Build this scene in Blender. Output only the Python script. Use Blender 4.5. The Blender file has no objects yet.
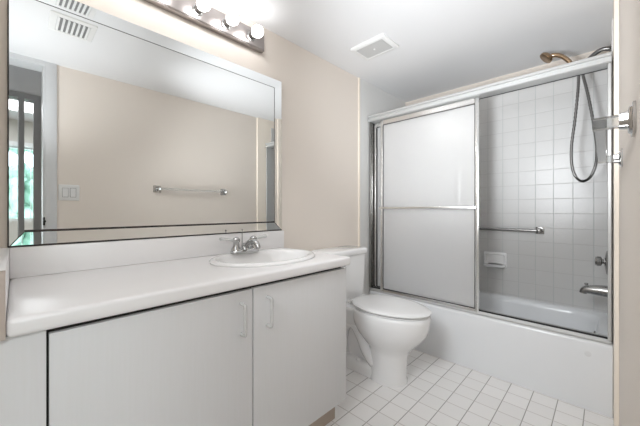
import bpy, bmesh, math, random
from mathutils import Vector, Matrix
random.seed(7)
PI = math.pi
S = bpy.context.scene
COL = S.collection

# ------------------------------------------------------------------ camera, world, lights, exposure
cam_d = bpy.data.cameras.new('camera')
cam = bpy.data.objects.new('camera', cam_d); COL.objects.link(cam)
cam.location = (0, 0, 1.06)
cam.rotation_euler = (PI/2, 0, math.radians(44.12))
cam_d.sensor_width = 36.0
cam_d.lens = 36.0*295.06/640.0
cam_d.shift_y = -3.3/640.0
cam_d.clip_start = 0.005
S.camera = cam

w = bpy.data.worlds.new('sky'); S.world = w; w.use_nodes = True
bg = w.node_tree.nodes['Background']
bg.inputs[0].default_value = (0.80, 0.92, 1.0, 1); bg.inputs[1].default_value = 3.4

def area(name, loc, aim, size, power, color=(1, 1, 1), size_y=None):
    l = bpy.data.lights.new(name, 'AREA'); l.energy = power; l.color = color
    l.shape = 'RECTANGLE'; l.size = size; l.size_y = size_y or size
    o = bpy.data.objects.new(name, l); COL.objects.link(o); o.location = loc
    o.rotation_euler = (Vector(aim)-Vector(loc)).to_track_quat('-Z', 'Y').to_euler()
    return o
# added fill under the next room's ceiling (daylight comes through its window)
area('next_room_fill', (1.9, -.2, 2.33), (1.9, -.2, 0), 1.2, 16, (.97, .98, 1.0), 1.2)
# added fill spots near the camera: two bounced off the ceiling, two straight across
def fill_spot(name, loc, aim, power, cone, soft):
    fl = bpy.data.lights.new(name, 'SPOT'); fl.energy = power; fl.color = (.92, .96, 1.0)
    fl.spot_size = math.radians(cone); fl.spot_blend = 1.0; fl.shadow_soft_size = soft
    flo = bpy.data.objects.new(name, fl); COL.objects.link(flo); flo.location = loc
    flo.rotation_euler = (Vector(aim)-Vector(loc)).to_track_quat('-Z', 'Y').to_euler()
fill_spot('fill_bounced', (-.38, .05, 1.05), (-.72, 2.30, 2.08), 108, 66, .12)
fill_spot('fill_entry', (-.38, -.25, 1.20), (-.42, -.05, 2.15), 24, 125, .12)
fill_spot('fill_doorway', (.36, -.34, 1.35), (-.95, .55, .55), 13, 100, .25)  # added fill spot standing in for daylight from the doorway
fill_spot('fill_direct', (-.50, -.10, 1.62), (-.68, 2.3, .75), 50, 72, .25)
BULB = 9.5            # strength of the globe bulbs

S.view_settings.view_transform = 'Standard'
S.view_settings.look = 'None'
S.view_settings.exposure = 0.92
S.view_settings.gamma = 1.0
S.view_settings.use_curve_mapping = False
S.cycles.max_bounces = 14; S.cycles.diffuse_bounces = 8; S.cycles.glossy_bounces = 6
S.cycles.transmission_bounces = 10; S.cycles.transparent_max_bounces = 12
S.cycles.sample_clamp_indirect = 6.0

# ------------------------------------------------------------------ constants of the place
XL, XR = -1.47, 0.044        # vanity wall, opposite wall
XT = 0.027                   # tiled end wall of the tub alcove (stands proud)
CZ = 2.15                    # ceiling
YT, YB = 2.105, 2.76         # tub front, tiled back wall
YE = 1.985                   # where the tub surround begins on the side walls

# ------------------------------------------------------------------ materials
def mat(name, color, rough=0.5, metal=0.0, **kw):
    m = bpy.data.materials.new(name); m.use_nodes = True
    b = m.node_tree.nodes['Principled BSDF']
    b.inputs['Base Color'].default_value = (*color, 1)
    b.inputs['Roughness'].default_value = rough
    b.inputs['Metallic'].default_value = metal
    for k, v in kw.items():
        b.inputs[k.replace('_', ' ')].default_value = v
    return m
def nd(m, t, **kw):
    n = m.node_tree.nodes.new(t)
    for k, v in kw.items(): setattr(n, k, v)
    return n
def lk(m, a, b): m.node_tree.links.new(a, b)
def bump_noise(m, scale, strength, dist=0.002, detail=3, stretch=None):
    tc = nd(m, 'ShaderNodeTexCoord'); no = nd(m, 'ShaderNodeTexNoise')
    no.inputs['Scale'].default_value = scale; no.inputs['Detail'].default_value = detail
    src = tc.outputs['Object']
    if stretch:
        mp = nd(m, 'ShaderNodeMapping'); mp.inputs['Scale'].default_value = stretch
        lk(m, src, mp.inputs[0]); src = mp.outputs[0]
    lk(m, src, no.inputs['Vector'])
    bp = nd(m, 'ShaderNodeBump'); bp.inputs['Strength'].default_value = strength
    bp.inputs['Distance'].default_value = dist
    lk(m, no.outputs[0], bp.inputs['Height'])
    lk(m, bp.outputs[0], m.node_tree.nodes['Principled BSDF'].inputs['Normal'])
    return no
def mottle(m, c1, c2, scale, detail=3, stretch=None):
    tc = nd(m, 'ShaderNodeTexCoord'); no = nd(m, 'ShaderNodeTexNoise')
    no.inputs['Scale'].default_value = scale; no.inputs['Detail'].default_value = detail
    src = tc.outputs['Object']
    if stretch:
        mp = nd(m, 'ShaderNodeMapping'); mp.inputs['Scale'].default_value = stretch
        lk(m, src, mp.inputs[0]); src = mp.outputs[0]
    lk(m, src, no.inputs['Vector'])
    r = nd(m, 'ShaderNodeValToRGB')
    r.color_ramp.elements[0].position = .35; r.color_ramp.elements[0].color = (*c1, 1)
    r.color_ramp.elements[1].position = .65; r.color_ramp.elements[1].color = (*c2, 1)
    lk(m, no.outputs[0], r.inputs[0])
    lk(m, r.outputs[0], m.node_tree.nodes['Principled BSDF'].inputs['Base Color'])
    return r

def tile_mat(name, ax, pitch, off, grout_w, tile_c, grout_c, grout_c2, rough, vary):
    """square tiles on two of the object's axes; grout of the first axis and of the second may differ"""
    m = mat(name, tile_c, rough); b = m.node_tree.nodes['Principled BSDF']
    tc = nd(m, 'ShaderNodeTexCoord'); sp = nd(m, 'ShaderNodeSeparateXYZ'); lk(m, tc.outputs['Object'], sp.inputs[0])
    masks = []; cells = []
    for k in (0, 1):
        a = nd(m, 'ShaderNodeMath', operation='SUBTRACT'); lk(m, sp.outputs[ax[k]], a.inputs[0]); a.inputs[1].default_value = off[k]
        d = nd(m, 'ShaderNodeMath', operation='DIVIDE'); lk(m, a.outputs[0], d.inputs[0]); d.inputs[1].default_value = pitch
        fl = nd(m, 'ShaderNodeMath', operation='FLOOR'); lk(m, d.outputs[0], fl.inputs[0]); cells.append(fl)
        pp = nd(m, 'ShaderNodeMath', operation='PINGPONG'); lk(m, d.outputs[0], pp.inputs[0]); pp.inputs[1].default_value = 0.5
        mr = nd(m, 'ShaderNodeMapRange', interpolation_type='SMOOTHSTEP'); lk(m, pp.outputs[0], mr.inputs['Value'])
        mr.inputs['From Min'].default_value = grout_w/pitch*0.25; mr.inputs['From Max'].default_value = grout_w/pitch*0.75
        mr.inputs['To Min'].default_value = 1; mr.inputs['To Max'].default_value = 0
        masks.append(mr)
    cb = nd(m, 'ShaderNodeCombineXYZ'); lk(m, cells[0].outputs[0], cb.inputs[0]); lk(m, cells[1].outputs[0], cb.inputs[1])
    wn = nd(m, 'ShaderNodeTexWhiteNoise'); lk(m, cb.outputs[0], wn.inputs['Vector'])
    mx = nd(m, 'ShaderNodeMix', data_type='RGBA'); mx.inputs['A'].default_value = (*tile_c, 1)
    mx.inputs['B'].default_value = (*[c*vary for c in tile_c], 1); lk(m, wn.outputs['Value'], mx.inputs['Factor'])
    out = mx.outputs['Result']
    for k, gc in ((0, grout_c), (1, grout_c2)):
        g = nd(m, 'ShaderNodeMix', data_type='RGBA'); lk(m, masks[k].outputs[0], g.inputs['Factor'])
        lk(m, out, g.inputs['A']); g.inputs['B'].default_value = (*gc, 1); out = g.outputs['Result']
    lk(m, out, b.inputs['Base Color'])
    mxm = nd(m, 'ShaderNodeMath', operation='MAXIMUM'); lk(m, masks[0].outputs[0], mxm.inputs[0]); lk(m, masks[1].outputs[0], mxm.inputs[1])
    rr = nd(m, 'ShaderNodeMapRange'); lk(m, mxm.outputs[0], rr.inputs['Value']); rr.inputs['To Min'].default_value = rough; rr.inputs['To Max'].default_value = .8
    lk(m, rr.outputs[0], b.inputs['Roughness'])
    inv = nd(m, 'ShaderNodeMath', operation='SUBTRACT'); inv.inputs[0].default_value = 1; lk(m, mxm.outputs[0], inv.inputs[1])
    bp = nd(m, 'ShaderNodeBump'); bp.inputs['Strength'].default_value = .5; bp.inputs['Distance'].default_value = .0015
    lk(m, inv.outputs[0], bp.inputs['Height']); lk(m, bp.outputs[0], b.inputs['Normal'])
    return m

M = {}
M['wall'] = mat('beige_wall_paint', (.765, .70, .635), .65); bump_noise(M['wall'], 240, .10, .001)
M['ceil'] = mat('white_ceiling_paint', (.74, .74, .745), .8); bump_noise(M['ceil'], 120, .08, .001)
M['surround'] = mat('grey_white_surround', (.70, .70, .69), .45)
M['trimw'] = mat('white_gloss_paint', (.74, .74, .735), .4)
M['casing'] = mat('pale_grey_casing_paint', (.62, .63, .64), .4)
M['edge_trim'] = mat('cream_edge_trim', (.90, .82, .72), .5)
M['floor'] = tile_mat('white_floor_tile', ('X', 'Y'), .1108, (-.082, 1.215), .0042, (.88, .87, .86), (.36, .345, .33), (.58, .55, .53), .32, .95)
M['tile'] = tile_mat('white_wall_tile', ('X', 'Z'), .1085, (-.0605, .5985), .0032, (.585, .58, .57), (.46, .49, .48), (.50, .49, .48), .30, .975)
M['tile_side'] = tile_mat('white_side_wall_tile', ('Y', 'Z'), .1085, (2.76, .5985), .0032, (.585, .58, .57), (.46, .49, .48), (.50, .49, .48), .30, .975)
M['laminate'] = mat('white_laminate_counter', (.82, .805, .80), .32)
M['cabinet'] = mat('white_cabinet_laminate', (.62, .61, .60), .42)
mottle(M['cabinet'], (.71, .71, .715), (.70, .70, .70), 5, 4, (30, 30, 1.2))
M['taupe'] = mat('taupe_edge_board', (.46, .39, .34), .6)
M['kick'] = mat('taupe_toe_kick', (.42, .35, .29), .6)
M['gap'] = mat('painted_gap_shade', (.03, .028, .025), .8)
M['porcelain'] = mat('white_porcelain', (.84, .84, .84), .10, Coat_Weight=.3)
M['porc_sink'] = mat('white_sink_porcelain', (.80, .79, .78), .12)
M['seat'] = mat('white_seat_plastic', (.80, .80, .80), .22)
M['tub'] = mat('white_tub_enamel', (.77, .785, .80), .22)
M['chrome'] = mat('chrome', (.70, .70, .70), .10, 1.0)
M['chrome_dark'] = mat('worn_chrome', (.36, .355, .345), .24, 1.0)
M['bracket'] = mat('polished_bracket_chrome', (.50, .49, .48), .07, 1.0)
M['faucet'] = mat('faucet_chrome', (.52, .52, .515), .13, 1.0)
M['hose'] = mat('grey_ribbed_metal', (.20, .195, .19), .34, 1.0)
M['steel'] = mat('brushed_steel', (.40, .365, .35), .36, 1.0)
M['alu'] = mat('bright_aluminium', (.78, .78, .77), .24, 1.0)
M['alu_sat'] = mat('satin_aluminium', (.57, .575, .57), .42, .5)
M['dark'] = mat('dark_rubber_seal', (.03, .03, .03), .6)
M['bronze'] = mat('bronze_tinted_metal', (.40, .28, .18), .22, 1.0)
M['mirror'] = mat('mirror_silver', (.90, .915, .91), .0, 1.0)
M['bevel'] = mat('bevelled_mirror_silver', (.90, .92, .92), .015, 1.0)
M['seam'] = mat('tarnished_mirror_seam', (.035, .03, .027), .6)
mottle(M['seam'], (.012, .012, .012), (.05, .036, .03), 30, 3)
M['white_plastic'] = mat('white_plastic', (.76, .76, .75), .35)
M['slot'] = mat('painted_slot_shade', (.22, .22, .22), .8)
M['acrylic'] = mat('clear_acrylic', (.97, .98, .98), .04, 0, Transmission_Weight=1.0, IOR=1.33)
M['acrylic_bar'] = mat('smoky_clear_acrylic', (.76, .77, .77), .10, 0, Transmission_Weight=.95, IOR=1.47)
M['milky'] = mat('milky_acrylic', (.80, .80, .79), .12, 0, Transmission_Weight=.35, IOR=1.40)
M['black_metal'] = mat('black_metal', (.02, .02, .02), .4, .3)
M['hall_wall'] = mat('pale_room_wall', (.68, .66, .62), .7)
M['hall_grey'] = mat('grey_door_frame_paint', (.30, .305, .31), .5)
M['carpet'] = mat('pale_room_floor', (.45, .42, .38), .9)
M['blind'] = mat('white_blind_slat', (.80, .82, .82), .5)
M['leaf'] = mat('hedge_leaf', (.08, .30, .08), .6); mottle(M['leaf'], (.16, .34, .24), (.62, .82, .74), 5, 4)
M['spot'] = mat('grey_enamel_patch', (.68, .69, .70), .35)

b = bpy.data.materials.new('bulb_glow'); b.use_nodes = True
b.node_tree.nodes.clear()
e = nd(b, 'ShaderNodeEmission'); e.inputs[0].default_value = (.985, .99, 1.0, 1); e.inputs[1].default_value = BULB
o_ = nd(b, 'ShaderNodeOutputMaterial'); lk(b, e.outputs[0], o_.inputs[0]); M['bulb'] = b

def frosted():
    m = bpy.data.materials.new('rain_textured_glass'); m.use_nodes = True
    m.node_tree.nodes.clear()
    out = nd(m, 'ShaderNodeOutputMaterial')
    tc = nd(m, 'ShaderNodeTexCoord'); mp = nd(m, 'ShaderNodeMapping'); mp.inputs['Scale'].default_value = (1, 1, .35)
    lk(m, tc.outputs['Object'], mp.inputs[0])
    no = nd(m, 'ShaderNodeTexNoise'); no.inputs['Scale'].default_value = 130; no.inputs['Detail'].default_value = 2
    lk(m, mp.outputs[0], no.inputs['Vector'])
    bp = nd(m, 'ShaderNodeBump'); bp.inputs['Strength'].default_value = .35; bp.inputs['Distance'].default_value = .002
    lk(m, no.outputs[0], bp.inputs['Height'])
    tr = nd(m, 'ShaderNodeBsdfTranslucent'); tr.inputs[0].default_value = (.985, .985, .98, 1)
    df = nd(m, 'ShaderNodeBsdfDiffuse'); df.inputs[0].default_value = (.985, .985, .98, 1)
    rf = nd(m, 'ShaderNodeBsdfRefraction'); rf.inputs[0].default_value = (1, 1, 1, 1); rf.inputs['Roughness'].default_value = .06; rf.inputs['IOR'].default_value = 1.25
    gl = nd(m, 'ShaderNodeBsdfGlossy'); gl.inputs[0].default_value = (1, 1, 1, 1); gl.inputs['Roughness'].default_value = .22
    bp2 = nd(m, 'ShaderNodeBump'); bp2.inputs['Strength'].default_value = .10; bp2.inputs['Distance'].default_value = .002
    lk(m, no.outputs[0], bp2.inputs['Height']); lk(m, bp.outputs[0], gl.inputs['Normal']); lk(m, bp2.outputs[0], rf.inputs['Normal'])
    m1 = nd(m, 'ShaderNodeMixShader'); m1.inputs[0].default_value = .85; lk(m, tr.outputs[0], m1.inputs[1]); lk(m, df.outputs[0], m1.inputs[2])
    m2 = nd(m, 'ShaderNodeMixShader'); m2.inputs[0].default_value = .60; lk(m, m1.outputs[0], m2.inputs[1]); lk(m, rf.outputs[0], m2.inputs[2])
    fr = nd(m, 'ShaderNodeFresnel'); fr.inputs[0].default_value = 1.6
    m3 = nd(m, 'ShaderNodeMixShader'); lk(m, fr.outputs[0], m3.inputs[0]); lk(m, m2.outputs[0], m3.inputs[1]); lk(m, gl.outputs[0], m3.inputs[2])
    lk(m, m3.outputs[0], out.inputs[0])
    return m
M['glass'] = frosted()
def pane_mat():
    m = bpy.data.materials.new('window_glass'); m.use_nodes = True; m.node_tree.nodes.clear()
    out = nd(m, 'ShaderNodeOutputMaterial'); t = nd(m, 'ShaderNodeBsdfTransparent'); g = nd(m, 'ShaderNodeBsdfGlossy'); g.inputs['Roughness'].default_value = .02
    x = nd(m, 'ShaderNodeMixShader'); x.inputs[0].default_value = .06
    lk(m, t.outputs[0], x.inputs[1]); lk(m, g.outputs[0], x.inputs[2]); lk(m, x.outputs[0], out.inputs[0])
    return m
M['pane'] = pane_mat()
def fan_mat():
    m = mat('perforated_fan_grille', (.62, .62, .61), .5); bs = m.node_tree.nodes['Principled BSDF']
    tc = nd(m, 'ShaderNodeTexCoord'); sp = nd(m, 'ShaderNodeSeparateXYZ'); lk(m, tc.outputs['Object'], sp.inputs[0]); ms = []
    for a in ('X', 'Y'):
        d = nd(m, 'ShaderNodeMath', operation='DIVIDE'); lk(m, sp.outputs[a], d.inputs[0]); d.inputs[1].default_value = .0105
        p = nd(m, 'ShaderNodeMath', operation='PINGPONG'); lk(m, d.outputs[0], p.inputs[0]); p.inputs[1].default_value = .5
        g = nd(m, 'ShaderNodeMath', operation='GREATER_THAN'); lk(m, p.outputs[0], g.inputs[0]); g.inputs[1].default_value = .20; ms.append(g)
    mu = nd(m, 'ShaderNodeMath', operation='MULTIPLY'); lk(m, ms[0].outputs[0], mu.inputs[0]); lk(m, ms[1].outputs[0], mu.inputs[1])
    x = nd(m, 'ShaderNodeMix', data_type='RGBA'); x.inputs['A'].default_value = (.62, .62, .61, 1); x.inputs['B'].default_value = (.34, .34, .34, 1)
    lk(m, mu.outputs[0], x.inputs['Factor']); lk(m, x.outputs['Result'], bs.inputs['Base Color'])
    return m
M['fan'] = fan_mat()

# ------------------------------------------------------------------ mesh helpers
def new(): return bmesh.new()
def box(bm, lo, hi, bev=0.0, seg=2):
    lo, hi = Vector(lo), Vector(hi)
    r = bmesh.ops.create_cube(bm, size=1.0)
    vs = r['verts']
    for v in vs:
        v.co = Vector(((lo[i]+hi[i])/2 + v.co[i]*(hi[i]-lo[i])) for i in range(3))
    if bev > 0:
        es = list({e for v in vs for e in v.link_edges})
        bmesh.ops.bevel(bm, geom=es, offset=bev, segments=seg, affect='EDGES', profile=.5)
def loft(bm, rings, cap0=True, cap1=True, closed=True):
    R = [[bm.verts.new(p) for p in r] for r in rings]
    n = len(R[0])
    for a, c in zip(R[:-1], R[1:]):
        for i in range(n if closed else n-1):
            j = (i+1) % n
            bm.faces.new((a[i], a[j], c[j], c[i]))
    if cap0: bm.faces.new(list(reversed(R[0])))
    if cap1: bm.faces.new(R[-1])
    return R
def frame_of(d):
    d = d.normalized(); up = Vector((0, 0, 1)) if abs(d.z) < .9 else Vector((1, 0, 0))
    a = d.cross(up).normalized(); return a, d.cross(a).normalized()
def lathe(bm, origin, axis, prof, n=24):
    """prof: list of (distance along the axis, radius)"""
    o = Vector(origin); ax = Vector(axis).normalized(); a, c = frame_of(ax)
    rings = [[o+ax*t+(a*math.cos(2*PI*k/n)+c*math.sin(2*PI*k/n))*max(r, 1e-4) for k in range(n)] for t, r in prof]
    loft(bm, rings)
def cyl(bm, p, q, r, n=20, r2=None):
    p, q = Vector(p), Vector(q); L = (q-p).length
    lathe(bm, p, q-p, [(0, r), (L, r if r2 is None else r2)], n)
def smooth_path(pts, sub=8):
    P = [Vector(p) for p in pts]; out = []
    P = [P[0]*2-P[1]] + P + [P[-1]*2-P[-2]]
    for i in range(1, len(P)-2):
        for k in range(sub):
            t = k/sub
            a, b_, c, d = P[i-1], P[i], P[i+1], P[i+2]
            out.append(.5*((2*b_)+(c-a)*t+(2*a-5*b_+4*c-d)*t*t+(3*b_-a-3*c+d)*t**3))
    out.append(P[-2]); return out
def tube(bm, pts, r, n=12, sub=8, ridge=0, flat=None):
    path = smooth_path(pts, sub) if sub else [Vector(p) for p in pts]
    rad = r if callable(r) else (lambda t: r)
    rings = []; d0 = (path[1]-path[0]).normalized(); a, c = frame_of(d0); N = len(path)
    for i, p in enumerate(path):
        d = (path[min(i+1, N-1)]-path[max(i-1, 0)]).normalized()
        a = (a-d*a.dot(d)).normalized(); c = d.cross(a)
        rr = rad(i/(N-1)) * (1 + (ridge if i % 2 else -ridge))
        rings.append([p+(a*math.cos(2*PI*k/n)+c*math.sin(2*PI*k/n)*(flat or 1))*rr for k in range(n)])
    loft(bm, rings)
def sphere(bm, c, r, u=24, v=16, sc=(1, 1, 1)):
    bmesh.ops.create_uvsphere(bm, u_segments=u, v_segments=v, radius=1,
        matrix=Matrix.Translation(c) @ Matrix.Diagonal((r*sc[0], r*sc[1], r*sc[2], 1)))
def rrect(x0, x1, y0, y1, r, z, k=8):
    pts = []
    for (cx, cy, a0) in ((x1-r, y1-r, 0), (x0+r, y1-r, PI/2), (x0+r, y0+r, PI), (x1-r, y0+r, 1.5*PI)):
        for i in range(k+1):
            a = a0+PI/2*i/k; pts.append(Vector((cx+r*math.cos(a), cy+r*math.sin(a), z)))
    return pts
def obj(name, bm, m, parent=None, angle=38):
    bmesh.ops.recalc_face_normals(bm, faces=bm.faces[:])
    me = bpy.data.meshes.new(name); bm.to_mesh(me); bm.free()
    me.materials.append(M[m] if isinstance(m, str) else m)
    me.shade_smooth(); me.set_sharp_from_angle(angle=math.radians(angle))
    o = bpy.data.objects.new(name, me); COL.objects.link(o)
    if parent is not None: o.parent = parent
    return o
def tag(o, label, cat, group=None):
    o['label'] = label; o['category'] = cat
    if group: o['group'] = group
    return o
def thing(name, label, cat, loc=(0, 0, 0), group=None):
    """an Empty at the base of a thing; parts are modelled in world coordinates and parented keeping their place"""
    o = bpy.data.objects.new(name, None); COL.objects.link(o); o.location = loc; o.empty_display_size = .05
    return tag(o, label, cat, group)
def part(name, bm, m, parent, angle=38, label=None):
    off = Vector(parent.location) if parent.parent is None else Vector(parent.parent.location)
    if parent.type == 'EMPTY':
        bmesh.ops.translate(bm, verts=bm.verts[:], vec=-Vector(parent.location))
    else:
        bmesh.ops.translate(bm, verts=bm.verts[:], vec=-off)   # parent part sits at its thing's origin
    o = obj(name, bm, m, parent, angle)
    if label: o['label'] = label
    return o
def struct(name, bm, m, parent=None, angle=38):
    o = obj(name, bm, m, parent, angle)
    if parent is None: o['kind'] = 'structure'
    return o

# ------------------------------------------------------------------ the setting
bm = new(); box(bm, (XL-.12, -.87, -.1), (XR+.13, YB+.12, 0)); struct('floor', bm, 'floor')
bm = new(); box(bm, (XL-.12, -.87, CZ), (XR+.13, YB+.12, CZ+.1)); struct('ceiling', bm, 'ceil')
bm = new(); box(bm, (XL-.12, -.87, 0), (XL, YB+.12, CZ)); struct('wall_left', bm, 'wall')
bm = new(); box(bm, (XL, YB, 0), (XR+.13, YB+.12, CZ)); struct('wall_back', bm, 'wall')
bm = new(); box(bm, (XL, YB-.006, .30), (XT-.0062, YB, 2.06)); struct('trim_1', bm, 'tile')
# tub surround on the vanity-wall side and on the opposite side
bm = new(); box(bm, (XL, YE, 0), (XL+.006, YB-.006, CZ)); struct('trim_2', bm, 'surround')
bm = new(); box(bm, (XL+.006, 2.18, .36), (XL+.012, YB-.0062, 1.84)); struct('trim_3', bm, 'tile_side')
bm = new(); box(bm, (XR, .15, 0), (XR+.13, YB, CZ)); struct('wall_right', bm, 'wall')
bm = new(); box(bm, (XT, YE, 0), (XR, YB-.006, CZ), .001, 1); struct('trim_4', bm, 'edge_trim')
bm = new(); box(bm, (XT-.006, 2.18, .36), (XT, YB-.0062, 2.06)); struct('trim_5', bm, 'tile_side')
bm = new(); box(bm, (XL, YE-.02, 0), (XL+.011, YE, CZ), .003, 2); struct('trim_6', bm, 'edge_trim')
# wall block beside the vanity and the wall behind the entry
bm = new(); box(bm, (XL, -.75, 0), (-.86, -.060, CZ)); box(bm, (XL, -.87, 0), (XR+.13, -.75, CZ)); struct('wall_front', bm, 'wall')
# doorway casing on the opposite wall (full height), seen in the mirror
bm = new(); box(bm, (XR-.014, .15, 0), (XR, .215, CZ), .003); box(bm, (XR, .138, 0), (XR+.144, .15, 2.115)); box(bm, (XR-.014, -.75, 2.115), (XR+.144, .15, CZ)); struct('trim_7', bm, 'casing')

# the next room, seen through the doorway in the mirror
HX, HW = .56, 3.15
bm = new(); box(bm, (XR+.13, -1.6, -.1), (HW+.1, 1.6, 0)); struct('floor_next_room', bm, 'carpet')
bm = new(); box(bm, (XR+.13, -1.6, 2.35), (HW+.1, 1.6, 2.45)); struct('ceiling_next_room', bm, 'ceil')
bm = new()
box(bm, (HX, .15, 0), (HX+.09, 1.6, 2.35)); box(bm, (HX, -1.6, 0), (HX+.09, -.78, 2.35)); box(bm, (HX, -.78, 2.03), (HX+.09, .15, 2.35))
box(bm, (XR+.13, .75, 0), (HX, .87, 2.35)); box(bm, (XR+.13, -1.6, 0), (HX, -1.5, 2.35)); box(bm, (XR+.03, -1.6, 0), (XR+.13, -.87, 2.35))
box(bm, (XR+.13, -.87, CZ+.1), (XR+.15, 1.6, 2.35))
struct('wall_hall', bm, 'casing')
bm = new()
box(bm, (HX-.012, .105, 0), (HX+.10, .15, 2.03)); box(bm, (HX-.012, -.78, 1.985), (HX+.10, .105, 2.03)); box(bm, (HX-.012, -.78, 0), (HX+.10, -.735, 1.985))
dfm = struct('door_1', bm, 'hall_grey')
bm = new(); box(bm, (HX+.09, 1.5, 0), (HW, 1.6, 2.35)); box(bm, (HX+.09, -1.6, 0), (HW, -1.5, 2.35)); struct('wall_next_room', bm, 'hall_wall')
bm = new()
WY0, WY1, WZ0, WZ1 = -1.0, .30, .90, 1.98
box(bm, (HW, -1.6, 0), (HW+.1, WY0, 2.35)); box(bm, (HW, WY1, 0), (HW+.1, 1.6, 2.35)); box(bm, (HW, WY0, 0), (HW+.1, WY1, WZ0)); box(bm, (HW, WY0, WZ1), (HW+.1, WY1, 2.35))
struct('wall_window_side', bm, 'hall_wall')
bm = new(); t_ = .035
box(bm, (HW+.02, WY0, WZ0), (HW+.07, WY0+t_, WZ1)); box(bm, (HW+.02, WY1-t_, WZ0), (HW+.07, WY1, WZ1))
box(bm, (HW+.02, WY0+t_, WZ0), (HW+.07, WY1-t_, WZ0+t_)); box(bm, (HW+.02, WY0+t_, WZ1-t_), (HW+.07, WY1-t_, WZ1))
box(bm, (HW+.03, -.37, WZ0+t_), (HW+.06, -.34, WZ1-t_))
wf = struct('window_1', bm, 'trimw')
bm = new(); box(bm, (HW+.043, WY0+t_, WZ0+t_), (HW+.047, WY1-t_, WZ1-t_)); struct('pane', bm, 'pane', wf)
vb = thing('vertical_blind', 'white vertical blind drawn open at the bright window of the next room', 'blind', (HW-.03, -.35, WZ0))
bm = new(); box(bm, (HW-.055, WY0, WZ1-.01), (HW-.012, WY1, WZ1+.05)); part('head_rail', bm, 'blind', vb)
for k in range(14):
    y = WY0+.05+k*.092
    bm = new(); box(bm, (HW-.052, y-.004, WZ0-.02), (HW-.016, y+.004, WZ1-.01)); part('slat', bm, 'blind', vb)
bm = new()
for k in range(70):
    c = Vector((4.6+random.uniform(-.25, .25), random.uniform(-2.6, 2.6), random.uniform(.1, 2.5)))
    sphere(bm, c, random.uniform(.22, .38), 10, 7)
for v in bm.verts: v.co += Vector((random.uniform(-.06, .06), random.uniform(-.06, .06), random.uniform(-.06, .06)))
for v in bm.verts: v.co.z = max(v.co.z, 0)
tag(obj('hedge', bm, 'leaf'), 'bright green hedge outside the window of the next room', 'hedge')

# ------------------------------------------------------------------ vanity cabinet
VX = -.945
vc = thing('vanity_cabinet', 'white laminate two door vanity cabinet under the sink counter', 'cabinet', (-1.2, .57, 0))
Y0, Y1 = -.058, 1.163
bm = new()
box(bm, (XL+.002, 1.145, .105), (VX-.019, Y1, .768)); box(bm, (XL+.002, Y0, .105), (VX-.019, Y0+.018, .768))
box(bm, (XL+.002, Y0+.018, .105), (VX-.019, 1.145, .123)); box(bm, (XL+.002, Y0+.018, .123), (XL+.008, 1.145, .768))
part('body', bm, 'cabinet', vc)
bm = new(); box(bm, (VX-.0205, Y0+.018, .124), (VX-.0192, 1.1448, .7805)); part('gap_shade', bm, 'gap', vc, label='dark sheet painted as the shade behind the doors')  # dark sheet puts the shade of the door gaps into colour
bm = new(); box(bm, (VX-.019, Y0, .0), (VX, .050, .781), .001, 1); part('filler', bm, 'cabinet', vc)
bm = new(); box(bm, (XL+.01, .05, 0), (-.99, 1.13, .105)); part('toe_kick', bm, 'kick', vc, label='taupe recessed toe kick')
for (a, c, hy) in ((.055, .6135, .565), (.6185, 1.165, .679)):
    bm = new(); box(bm, (VX-.019, a, .103), (VX, c, .7655), .0015, 2); d = part('door', bm, 'cabinet', vc)
    bm = new()
    tube(bm, [(VX, hy, .612), (VX+.026, hy, .614), (VX+.030, hy, .625), (VX+.030, hy, .710), (VX+.026, hy, .720), (VX, hy, .722)], .0062, 10, 5)
    h = part('handle', bm, 'milky', d, label='translucent white acrylic pull')

# ------------------------------------------------------------------ counter with splashes
ct = thing('vanity_counter', 'white laminate counter with backsplash running along the mirror wall', 'counter', (-1.2, .57, .772))
SX, SY, SA, SB = -1.186, .845, .266, .206     # sink centre and half axes (along y, along x)
def slab_with_hole():
    bm = new(); box(bm, (XL+.001, -.015, .782), (-.918, 1.172, .825), .012, 4)
    me = bpy.data.meshes.new('slab'); bm.to_mesh(me); bm.free(); so = bpy.data.objects.new('slab_tmp', me); COL.objects.link(so)
    bm = new(); n = 48
    loft(bm, [[Vector((SX+(SB-.02)*math.cos(2*PI*k/n), SY+(SA-.02)*math.sin(2*PI*k/n), z)) for k in range(n)] for z in (.7, .9)])
    me2 = bpy.data.meshes.new('cut'); bm.to_mesh(me2); bm.free(); co = bpy.data.objects.new('cut_tmp', me2); COL.objects.link(co)
    md = so.modifiers.new('b', 'BOOLEAN'); md.operation = 'DIFFERENCE'; md.object = co; md.solver = 'EXACT'
    dg = bpy.context.evaluated_depsgraph_get(); res = bpy.data.meshes.new_from_object(so.evaluated_get(dg))
    bpy.data.objects.remove(so); bpy.data.objects.remove(co)
    bm = new(); bm.from_mesh(res); bpy.data.meshes.remove(res); return bm
part('worktop', slab_with_hole(), 'laminate', ct)
bm = new(); box(bm, (XL+.001, -.015, .8252), (XL+.021, 1.172, .930), .003, 2); part('backsplash', bm, 'laminate', ct)
bm = new(); box(bm, (XL+.001, -.059, .782), (-.925, -.0152, .930), .002, 2); part('sidesplash', bm, 'laminate', ct)
bm = new(); box(bm, (-.9248, -.059, .782), (-.919, -.0152, .930)); part('splash_edge', bm, 'taupe', ct, label='taupe raw end of the side splash')

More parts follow.
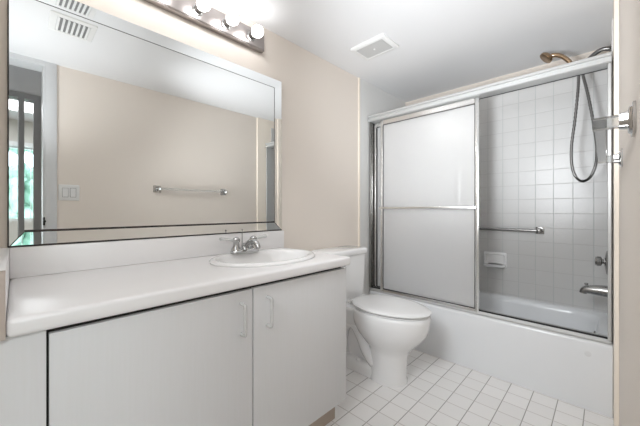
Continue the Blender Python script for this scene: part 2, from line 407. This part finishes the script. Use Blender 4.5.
# ------------------------------------------------------------------ sink
sk = thing('drop_in_sink', 'white oval drop-in sink set in the vanity counter', 'sink', (SX, SY, .825))
bm = new(); n = 56; rings = []
for (s, z) in ((-.025, .8255), (0, .8255), (0.002, .831), (-.004, .838), (-.014, .8405), (-.026, .839), (-.036, .832), (-.045, .815), (-.060, .780), (-.085, .735), (-.125, .705), (-.165, .697)):
    rings.append([Vector((SX+(SB+s)*math.cos(2*PI*k/n), SY+(SA+s)*math.sin(2*PI*k/n), z)) for k in range(n)])
for (s, z) in ((-.165, .690), (-.12, .697), (-.075, .728), (-.050, .78), (-.034, .815), (-.025, .8255)):
    rings.append([Vector((SX+(SB+s)*math.cos(2*PI*k/n), SY+(SA+s)*math.sin(2*PI*k/n), z)) for k in range(n)])
R = loft(bm, rings[:12], False, True)
part('basin', bm, 'porc_sink', sk, 60)
bm = new(); lathe(bm, (SX, SY, .697), (0, 0, 1), [(0, .022), (.003, .022), (.004, .015), (.002, .012)], 20); part('drain', bm, 'chrome', sk, label='chrome drain')

# ------------------------------------------------------------------ faucet
FX, FY, FZ = -1.352, .832, .8385
fc = thing('faucet', 'chrome two handle faucet with clear levers at the back of the sink', 'faucet', (FX, FY, FZ))
bm = new()
loft(bm, [rrect(FX-.030+s, FX+.030-s, FY-.080+s, FY+.080-s, .029-s, FZ+z) for s, z in ((0, 0), (0, .008), (.006, .015), (.012, .018))]); part('base_plate', bm, 'faucet', fc)
for s in (-1, 1):
    y = FY+s*.051
    bm = new(); lathe(bm, (FX, y, FZ+.012), (0, 0, 1), [(0, .025), (.012, .024), (.022, .017), (.040, .015), (.050, .020), (.060, .019), (.068, .011), (.071, .002)], 22)
    h = part('handle_body', bm, 'faucet', fc)
    bm = new(); tube(bm, [(FX, y+s*.008, FZ+.066), (FX-.002, y+s*.02, FZ+.068), (FX-.004, y+s*.055, FZ+.074), (FX-.004, y+s*.085, FZ+.077)], lambda t: .0065+.003*t, 10, 4)
    part('lever', bm, 'milky', h, label='clear acrylic lever')
bm = new(); lathe(bm, (FX, FY, FZ+.012), (0, 0, 1), [(0, .024), (.014, .021), (.03, .017), (.036, .010), (.038, .001)], 22)
tube(bm, [(FX-.004, FY, FZ+.02), (FX+.03, FY, FZ+.050), (FX+.07, FY, FZ+.062), (FX+.105, FY, FZ+.055), (FX+.118, FY, FZ+.040), (FX+.119, FY, FZ+.030)], lambda t: .0145-.003*t, 14, 6)
part('spout', bm, 'faucet', fc)
bm = new(); cyl(bm, (FX-.021, FY-.004, FZ+.014), (FX-.021, FY-.004, FZ+.113), .0025, 8); sphere(bm, (FX-.021, FY-.004, FZ+.116), .0048, 10, 8); part('lift_rod', bm, 'chrome_dark', fc)

# ------------------------------------------------------------------ mirror
mr = thing('wall_mirror', 'large wall mirror with a wide border of mirror strips above the sink', 'mirror', (XL, .57, .932))
OY0, OY1, OZ0, OZ1 = -.016, 1.158, .9325, 1.860
IY0, IY1, IZ0, IZ1 = .021, 1.106, .982, 1.809
MX = XL+.008
bm = new(); box(bm, (XL+.001, IY0, IZ0), (MX, IY1, IZ1)); part('glass', bm, 'mirror', mr)
def strip(name, o0, o1, i1, i0, rise):
    bm = new()
    fo = [Vector((MX+rise, *o0)), Vector((MX+rise, *o1))]; fi = [Vector((MX, *i1)), Vector((MX, *i0))]
    back = [Vector((XL+.001, p.y, p.z)) for p in fo+fi]
    loft(bm, [back, fo+fi]); part(name, bm, 'bevel', mr, 10)
rs = math.tan(math.radians(4.0))
strip('bevel_strip', (OY0, OZ0), (OY1, OZ0), (IY1, IZ0), (IY0, IZ0), rs*(IZ0-OZ0))
strip('bevel_strip', (OY1, OZ1), (OY0, OZ1), (IY0, IZ1), (IY1, IZ1), rs*(OZ1-IZ1))
strip('bevel_strip', (OY1, OZ0), (OY1, OZ1), (IY1, IZ1), (IY1, IZ0), rs*(OY1-IY1))
strip('bevel_strip', (OY0, OZ1), (OY0, OZ0), (IY0, IZ0), (IY0, IZ1), .022*(IY0-OY0))
q = .0013
bm = new()
box(bm, (MX, IY0, IZ0-q), (MX+.0024, IY1, IZ0+5.2*q)); box(bm, (MX, IY0, IZ1-q), (MX+.0012, IY1, IZ1+q*.4))
box(bm, (MX, IY1-q, IZ0), (MX+.0012, IY1+q*.6, IZ1))
for (a, c) in (((OY1, OZ0), (IY1, IZ0)), ((OY0, OZ0), (IY0, IZ0))):
    tube(bm, [(MX+.0025, *a), (MX+.0006, *c)], .0015, 6, 0)
part('seam', bm, 'seam', mr, label='dark tarnished joint around the mirror')
bm = new()
box(bm, (XL+.001, OY0-.003, OZ0-.0015), (MX+.0062, OY1+.001, OZ0+.0042)); box(bm, (XL+.001, OY0-.004, OZ0), (MX+.004, OY0, OZ1))
part('edge', bm, 'seam', mr)

# ------------------------------------------------------------------ vanity light bar
vl = thing('vanity_light', 'chrome bath bar light with six round globe bulbs above the mirror', 'lamp', (XL, .55, 1.985))
bm = new(); box(bm, (XL+.001, .10, 1.985), (XL+.032, 1.015, 2.090), .004, 2); box(bm, (XL+.03, .104, 1.990), (XL+.037, 1.011, 2.085), .003, 2); part('back_plate', bm, 'steel', vl)
for k in range(6):
    y = .92-.1505*k
    bm = new(); lathe(bm, (XL+.034, y, 2.034), (1, 0, 0), [(0, .026), (.006, .026), (.008, .020), (.034, .0195), (.036, .017)], 22); s_ = part('socket', bm, 'chrome_dark', vl)
    bm = new(); lathe(bm, (XL+.066, y, 2.034), (1, 0, 0), [(0, .014), (.008, .016), (.014, .021), (.024, .0285), (.036, .032), (.048, .0300), (.058, .0235), (.064, .014), (.066, .003)], 24); part('bulb', bm, 'bulb', s_, 80, 'lit white globe bulb')

# ------------------------------------------------------------------ toilet
TY, TKY = 1.644, 1.600
tl = thing('toilet', 'white two piece toilet with closed lid between vanity and bathtub', 'toilet', (XL+.45, TY, 0))
def egg(u0, u1, hb, z, k=.10, n=40, p=2.0):
    cu, a = (u0+u1)/2, (u1-u0)/2; out = []
    for i in range(n):
        t = 2*PI*i/n; ct_, st = math.cos(t), math.sin(t)
        ex = math.copysign(abs(ct_)**(2/p), ct_); ey = math.copysign(abs(st)**(2/p), st)
        out.append(Vector((XL+cu+a*ex, TY+hb*ey*(1-k*ct_), z)))
    return out
bm = new()
loft(bm, [egg(*q_) for q_ in ((.346, .600, .108, 0, 0), (.346, .600, .108, .012, 0), (.354, .595, .104, .03, 0), (.358, .598, .104, .10, 0), (.358, .606, .108, .17, .02),
    (.352, .622, .118, .205, .03), (.318, .654, .138, .238, .06), (.280, .694, .161, .280, .08), (.250, .726, .177, .325, .10), (.236, .740, .186, .372, .10), (.232, .745, .188, .410, .10), (.234, .744, .187, .426, .10), (.242, .736, .180, .432, .10))])
# deck under the tank
loft(bm, [[Vector((XL+x, (TY if x > .2 else TKY)+y, z)) for x, y in ((.035, -hw), (.33, -hw*1.05), (.33, hw*1.05), (.035, hw))] for z, hw in ((.30, .085), (.35, .115), (.405, .135), (.422, .138), (.430, .134))])
# foot and sculpted trapway
loft(bm, [egg(.08+q_, .50-q_, .098-q_, z, 0, 40, 3.0) for z, q_ in ((0, 0), (.045, .002), (.068, .010), (.076, .024))])
loft(bm, [egg(.10, .44, .050, .05, 0), egg(.11, .44, .048, .20, 0), egg(.10, .42, .055, .34, 0)])
for sd in (-1, 1):
    tube(bm, [(XL+.42, TY+sd*.055, .09), (XL+.365, TY+sd*.062, .15), (XL+.315, TY+sd*.064, .24), (XL+.255, TY+sd*.062, .300), (XL+.185, TY+sd*.058, .27), (XL+.150, TY+sd*.052, .17), (XL+.175, TY+sd*.045, .04)], lambda t: .042-.008*t, 14, 7)
part('bowl', bm, 'porcelain', tl, 50)
for sd in (-1, 1):
    bm = new(); lathe(bm, (XL+.300, TY+sd*.078, .074), (0, 0, 1), [(0, .015), (.008, .0145), (.014, .009), (.017, .001)], 16); part('bolt_cap', bm, 'seat', tl)
bm = new()
loft(bm, [rrect(XL+.030+a, XL+.205-a*.8, TKY-.198+a*1.6, TKY+.198-a*1.6, .028, z) for z, a in ((.4305, .016), (.46, .010), (.60, .003), (.742, 0))]); part('tank', bm, 'porcelain', tl, 50)
bm = new()
loft(bm, [rrect(XL+.018+a, XL+.218-a, TKY-.212+a, TKY+.210-a, .03, z) for z, a in ((.742, .006), (.748, 0), (.772, 0), (.780, .004), (.785, .016))]); part('tank_lid', bm, 'porcelain', tl, 50)
bm = new(); lathe(bm, (XL+.205, TKY-.14, .69), (1, 0, 0), [(0, .015), (.008, .015), (.010, .01)], 16)
tube(bm, [(XL+.216, TKY-.14, .69), (XL+.222, TKY-.12, .688), (XL+.222, TKY-.075, .682)], .006, 10, 5); part('flush_lever', bm, 'chrome', tl, label='chrome flush lever')
bm = new()
loft(bm, [egg(*q_) for q_ in ((.248, .726, .172, .4325, .10), (.244, .732, .177, .435, .10), (.244, .732, .177, .441, .10), (.248, .728, .173, .443, .10))]); part('seat', bm, 'seat', tl, 50)
bm = new()
loft(bm, [egg(*q_) for q_ in ((.247, .738, .179, .4490, .10), (.236, .748, .188, .4525, .10), (.236, .748, .188, .458, .10), (.244, .741, .181, .463, .10), (.275, .705, .15, .4665, .10), (.36, .62, .08, .468, .08))]); part('lid', bm, 'seat', tl, 50)
for sd in (-1, 1):
    bm = new(); box(bm, (XL+.222, TY+sd*.075-.018, .430), (XL+.252, TY+sd*.075+.018, .458), .006, 2); part('hinge', bm, 'seat', tl)

# ------------------------------------------------------------------ bathtub
bt = thing('bathtub', 'white alcove bathtub with plain apron behind sliding glass doors', 'bathtub', (-.72, 2.43, 0))
X0, X1 = XL+.0125, XT-.001
yb0, yb1 = YT, YB-.007
bm = new(); rings = []
for z, a, r in ((0, 0.004, .006), (.02, 0.002, .006), (.348, 0, .006), (.362, .003, .008), (.3695, .012, .012)):
    rings.append(rrect(X0+a*.0, X1-a*.0, yb0+a, yb1, r, z))
# inner edge of the rim and the basin
for z, ix0, ix1, iy0, iy1, r in ((.3695, .085, .052, .085, .045, .13), (.362, .092, .058, .092, .052, .14), (.33, .105, .066, .100, .060, .15), (.20, .16, .085, .118, .082, .15), (.10, .25, .105, .14, .105, .14), (.065, .31, .15, .18, .15, .11)):
    rings.append(rrect(X0+ix0, X1-ix1, yb0+iy0, yb1-iy1, r, z))
loft(bm, rings, True, True)
part('tub_shell', bm, 'tub', bt, 50)
bm = new(); lathe(bm, (X1-.0735, 2.43, .305), (-1, 0, .09), [(0, .024), (.004, .024), (.008, .019), (.009, .005)], 22); box(bm, (X1-.094, 2.424, .300), (X1-.078, 2.436, .316), .003, 1); part('overflow_plate', bm, 'chrome_dark', bt, label='dark chrome overflow plate with trip lever')
bm = new(); lathe(bm, (X1-.24, 2.43, .0655), (0, 0, 1), [(0, .03), (.003, .03), (.004, .022)], 20); part('drain', bm, 'chrome', bt, label='chrome drain')
bm = new(); lathe(bm, (-.069, YT+.0009, .298), (0, -1, 0), [(0, .014), (.0012, .014), (.002, .010)], 20); part('patch', bm, 'spot', bt, label='small round grey patch on the apron')

# ------------------------------------------------------------------ sliding shower enclosure
se = thing('shower_enclosure', 'aluminium framed sliding glass shower doors on the bathtub rim', 'shower door', (-.72, 2.14, .37))
xl, xr = XL+.0135, XT-.0075
bm = new()
prof = [(2.094, 1.806), (2.087, 1.811), (2.087, 1.822), (2.099, 1.825), (2.099, 1.838), (2.087, 1.841), (2.088, 1.855), (2.098, 1.860), (2.172, 1.860), (2.178, 1.853), (2.178, 1.806)]
loft(bm, [[Vector((x, y, z)) for y, z in prof] for x in (xl, xr)]); part('header', bm, 'alu_sat', se, 20)
bm = new(); box(bm, (xl, 2.1690, 1.8030), (xr, 2.1760, 1.8058)); part('header_lip', bm, 'dark', se, label='dark lower edge of the header')
bm = new()
prof = [(2.112, .3705), (2.112, .380), (2.122, .392), (2.126, .392), (2.126, .378), (2.150, .378), (2.150, .390), (2.154, .390), (2.154, .378), (2.172, .378), (2.172, .394), (2.176, .394), (2.178, .3705)]
loft(bm, [[Vector((x, y, z)) for y, z in prof] for x in (xl, xr)]); part('bottom_track', bm, 'alu_sat', se, 20)
bm = new(); box(bm, (xl, 2.1265, .3785), (xr, 2.1495, .3800)); box(bm, (xl, 2.1370, .3800), (xr, 2.1460, .3965)); part('track_groove', bm, 'dark', se, label='dark groove of the bottom track')
bm = new(); box(bm, (xr-.014, 2.100, .3945), (xr, 2.172, 1.8055), .002, 1); part('jamb', bm, 'alu_sat', se)
bm = new(); box(bm, (xl, 2.106, .3945), (xl+.014, 2.172, 1.8055), .002, 1); box(bm, (xl+.014, 2.114, .3945), (xl+.0185, 2.118, 1.8055)); part('jamb', bm, 'chrome_dark', se)
def panel(x0, x1, y, z0, z1, bar):
    d = .010; sw = .0033 if bar else .009
    bm = new(); box(bm, (x0+.01, y-.0025, z0+.01), (x1-.01, y+.0025, z1-.01)); g = part('sliding_door', bm, 'glass', se)
    bm = new()
    for (a, c) in ((x0, x0+.024), (x1-.024, x1)):
        box(bm, (a, y-d, z0), (c, y+d, z1), .004, 2)
        mid = (a+c)/2
        box(bm, (mid-.003, y-d-.003, z0), (mid+.003, y-d+.001, z1), .001, 1)
    box(bm, (x0+.024, y-d*.9, z0), (x1-.024, y+d*.9, z0+.022), .003, 1); box(bm, (x0+.024, y-d*.9, z1-.040), (x1-.024, y+d*.9, z1), .003, 1)
    part('door_frame', bm, 'alu', g)
    bm = new()
    for s_ in (-1, 1):
        for (a, c, e_, f_) in ((x0+.0242, x0+.0242+sw, z0+.022, z1-.040), (x1-.0242-sw, x1-.0242, z0+.022, z1-.040), (x0+.0242+sw, x1-.0242-sw, z0+.022, z0+.028), (x0+.0242+sw, x1-.0242-sw, z1-.0435, z1-.040)):
            box(bm, (a, y+s_*.0048-.0018, e_), (c, y+s_*.0048+.0018, f_))
    part('seal', bm, 'dark', g)
    if bar:
        bm = new(); box(bm, (x0+.006, y-.046, 1.066), (x1-.006, y-.034, 1.083), .003, 2); part('towel_rail', bm, 'alu', g)
        for xx in (x0+.012, x1-.012):
            bm = new(); box(bm, (xx-.008, y-.036, 1.064), (xx+.008, y-d-.003, 1.085), .002, 1); part('rail_bracket', bm, 'alu', g)
panel(-1.352, -.600, 2.1245, .3815, 1.803, True)
panel(-1.438, -.728, 2.1580, .3815, 1.803, False)

# ------------------------------------------------------------------ fittings in the tub alcove
gb = thing('grab_bar', 'chrome grab bar across the tiled back wall of the tub', 'grab bar', (-.80, YB-.006, .905))
bm = new(); cyl(bm, (-1.30, YB-.052, .903), (-.358, YB-.052, .903), .0125, 18); part('rail', bm, 'chrome_dark', gb)
for x in (-1.30, -.358):
    bm = new(); box(bm, (x-.026, YB-.014, .877), (x+.026, YB-.0065, .929), .003, 2); lathe(bm, (x, YB-.014, .903), (0, -1, 0), [(0, .020), (.026, .016), (.050, .016), (.054, .010)], 18); part('bracket', bm, 'chrome_dark', gb)
sd_ = thing('soap_dish', 'white ceramic soap dish on the tiled back wall above the tub', 'soap dish', (-.643, YB-.006, .58))
bm = new(); sx0, sx1, sz0, sz1 = -.740, -.572, .586, .712; yy = YB-.0065
R_ = []
for ins, dy, r in ((0, 0, .014), (0, -.010, .014), (.008, -.018, .014), (.016, -.018, .012), (.022, -.004, .010)):
    R_.append([Vector((p.x, yy+dy, p.y)) for p in rrect(sx0+ins, sx1-ins, sz0+ins, sz1-ins, r, 0)])
loft(bm, R_); part('back_tray', bm, 'porcelain', sd_, 50)
bm = new()
loft(bm, [[Vector((p.x, p.y, z)) for p in rrect(sx0+.006+a, sx1-.006-a, yy-.062+b_, yy-.006, .02, 0)] for z, a, b_ in ((.588, .02, .03), (.594, .008, .012), (.606, 0, 0), (.616, 0, 0), (.618, .004, .004), (.610, .010, .010))]); part('ledge', bm, 'porcelain', sd_, 50)

SYC = 2.45
ts = thing('tub_spout', 'dark chrome tub spout with pull-up diverter on the end wall', 'tub spout', (XT, SYC, .57))
bm = new(); tube(bm, [(XT-.0065, SYC, .572), (-.02, SYC, .573), (-.06, SYC, .571), (-.086, SYC, .567), (-.100, SYC, .557), (-.103, SYC, .545)], lambda t: .036-.018*min(1, t*1.15), 18, 6); part('spout_body', bm, 'chrome_dark', ts, 60)
bm = new(); cyl(bm, (-.088, SYC, .580), (-.088, SYC, .600), .004, 10); lathe(bm, (-.088, SYC, .598), (0, 0, 1), [(0, .007), (.004, .010), (.009, .009), (.011, .003)], 14); part('diverter_knob', bm, 'chrome_dark', ts)
sv = thing('shower_valve', 'round chrome shower valve with knob above the tub spout', 'shower valve', (XT, SYC, .745))
bm = new(); lathe(bm, (XT-.0065, SYC, .745), (-1, 0, 0), [(0, .078), (.010, .078), (.020, .066), (.026, .03), (.028, .02)], 32); part('escutcheon', bm, 'chrome_dark', sv, 50)
bm = new(); lathe(bm, (XT-.032, SYC, .75), (-1, 0, 0), [(0, .014), (.012, .016), (.016, .027), (.034, .030), (.042, .026), (.045, .010)], 10); part('knob', bm, 'chrome_dark', sv, 20)
sa = thing('shower_pipe', 'bent chrome shower pipe with wall flange above the sliding doors', 'shower pipe', (XT, SYC, 2.0))
bm = new(); lathe(bm, (XT-.0005, SYC, 2.012), (-1, 0, 0), [(0, .034), (.004, .033), (.012, .018), (.014, .012)], 24); part('flange', bm, 'chrome_dark', sa)
bm = new(); tube(bm, [(XT-.006, SYC, 2.012), (-.012, SYC, 2.022), (-.045, SYC, 2.010), (-.075, SYC, 1.984), (-.090, SYC, 1.962)], .0125, 14, 6); part('arm', bm, 'hose', sa)
bm = new(); lathe(bm, (-.086, SYC, 1.968), (-.5, 0, -.86), [(0, .013), (.004, .017), (.030, .017), (.036, .012)], 16); cyl(bm, (-.100, SYC, 1.944), (-.132, SYC-.012, 1.938), .014, 14); part('hose_bracket', bm, 'chrome_dark', sa)
hs = thing('hand_shower', 'bronze coloured hand shower resting in its bracket above the doors', 'hand shower', (-.15, SYC, 1.90))
yh = SYC-.041
bm = new(); tube(bm, [(-.122, yh, 1.890), (-.138, yh, 1.935), (-.168, yh, 1.990), (-.200, yh, 2.030), (-.230, yh, 2.050), (-.254, yh, 2.055)], lambda t: .0105+.004*t, 14, 6); part('handle', bm, 'bronze', hs, 60)
bm = new(); lathe(bm, (-.262, yh, 2.066), (-.70, -.22, -.68), [(0, .012), (.006, .024), (.016, .038), (.026, .042), (.034, .040), (.036, .034), (.035, .004)], 26); part('head', bm, 'bronze', hs, 50)
bm = new()
P = [(-.121, yh, 1.893), (-.124, yh, 1.80), (-.138, yh, 1.62), (-.155, yh-.005, 1.44), (-.150, yh-.01, 1.32), (-.128, yh-.01, 1.252), (-.098, yh-.005, 1.234), (-.066, yh, 1.262), (-.043, yh, 1.34), (-.042, SYC-.01, 1.45), (-.055, SYC-.005, 1.58), (-.076, SYC, 1.74), (-.097, SYC, 1.86), (-.109, SYC, 1.925)]
tube(bm, P, .0074, 10, 15, .24); part('hose', bm, 'hose', hs, 80, 'grey ribbed metal hose')

# ------------------------------------------------------------------ towel bar on the opposite wall
tb = thing('towel_bar', 'clear acrylic towel bar with square chrome wall brackets', 'towel bar', (XR, 1.244, 1.255))
tz, tx = 1.250, -.010
bm = new(); box(bm, (tx-.011, .918, tz-.011), (tx+.011, 1.542, tz+.011), .0015, 1); part('rod', bm, 'acrylic_bar', tb)
for y in (.905, 1.555):
    bm = new(); box(bm, (tx-.0125, y-.0125, tz-.0125), (XR-.022, y+.0125, tz+.0125), .0015, 1); a_ = part('arm', bm, 'acrylic_bar', tb)
    bm = new()
    loft(bm, [[Vector((x, y+p.x, tz+p.y)) for p in rrect(-h_, h_, -h_, h_, .004, 0, 3)] for x, h_ in ((XR-.0005, .032), (XR-.005, .032), (XR-.006, .026), (XR-.010, .024), (XR-.011, .017), (XR-.024, .015))])
    part('wall_bracket', bm, 'bracket', a_, 20, 'square stepped chrome bracket')

# ------------------------------------------------------------------ ceiling vents, switch, latch
fn = thing('exhaust_fan', 'white square exhaust fan grille on the ceiling', 'vent', (-1.11, 1.675, CZ))
bm = new()
def frame_rings(x0, x1, y0, y1, spec, r=.006): return [rrect(x0+i, x1-i, y0+i, y1-i, max(r-i*.1, .002), z, 3) for i, z in spec]
loft(bm, frame_rings(-1.245, -.985, 1.575, 1.775, ((0, CZ-.0005), (0, CZ-.010), (.010, CZ-.017), (.028, CZ-.016), (.030, CZ-.013))), True, True); part('frame', bm, 'white_plastic', fn)
bm = new(); box(bm, (-1.214, 1.606, CZ-.0150), (-1.016, 1.744, CZ-.0132)); part('grille', bm, 'fan', fn)
bm = new(); lathe(bm, (-1.115, 1.675, CZ-.0151), (0, 0, -1), [(0, .008), (.002, .007), (.003, .001)], 14); part('screw', bm, 'white_plastic', fn)
rg = thing('ceiling_register', 'white louvred air register on the ceiling near the doorway', 'vent', (-.64, .235, CZ))
bm = new(); loft(bm, frame_rings(-.755, -.52, .132, .342, ((0, CZ-.0005), (.003, CZ-.006), (.030, CZ-.010), (.032, CZ-.006)))); part('frame', bm, 'white_plastic', rg)
bm = new(); box(bm, (-.722, .166, CZ-.0068), (-.553, .308, CZ-.0058)); part('slot', bm, 'slot', rg, label='grey sheet painted as the shade between the louvres')  # shade of the register openings painted as a grey sheet
for k in range(7):
    y = .1685+k*.0225
    bm = new()
    loft(bm, [[Vector((x, y+p, CZ-z)) for p, z in ((-.003, .0070), (.005, .0150), (.007, .0140), (.000, .0070))] for x in (-.722, -.553)]); part('louvre', bm, 'white_plastic', rg)
ls = thing('light_switch', 'white double rocker light switch beside the door casing', 'light switch', (XR, .286, 1.19))
bm = new(); R_ = [[Vector((XR-d_, p.x, p.y)) for p in rrect(.224+i, .348-i, 1.130+i, 1.252-i, .006, 0, 4)] for i, d_ in ((0, .0005), (0, .003), (.003, .006))]; loft(bm, R_); part('plate', bm, 'white_plastic', ls)
for y in (.263, .309):
    bm = new(); box(bm, (XR-.0095, y-.0165, 1.158), (XR-.0061, y+.0165, 1.224), .0015, 1); part('rocker', bm, 'trimw', ls)
    bm = new(); box(bm, (XR-.0066, y-.0185, 1.156), (XR-.0060, y+.0185, 1.226)); part('rocker_shade', bm, 'slot', ls)  # grey plate paints the shade in the seam around each rocker
bm = new(); box(bm, (XR-.010, .1385, .945), (XR-.004, .1500, 1.005), .002, 1); cyl(bm, (XR-.006, .146, .975), (XR-.03, .146, .975), .009, 12)
tag(obj('door_latch', bm, 'black_metal'), 'small black latch on the edge of the doorway casing', 'latch')
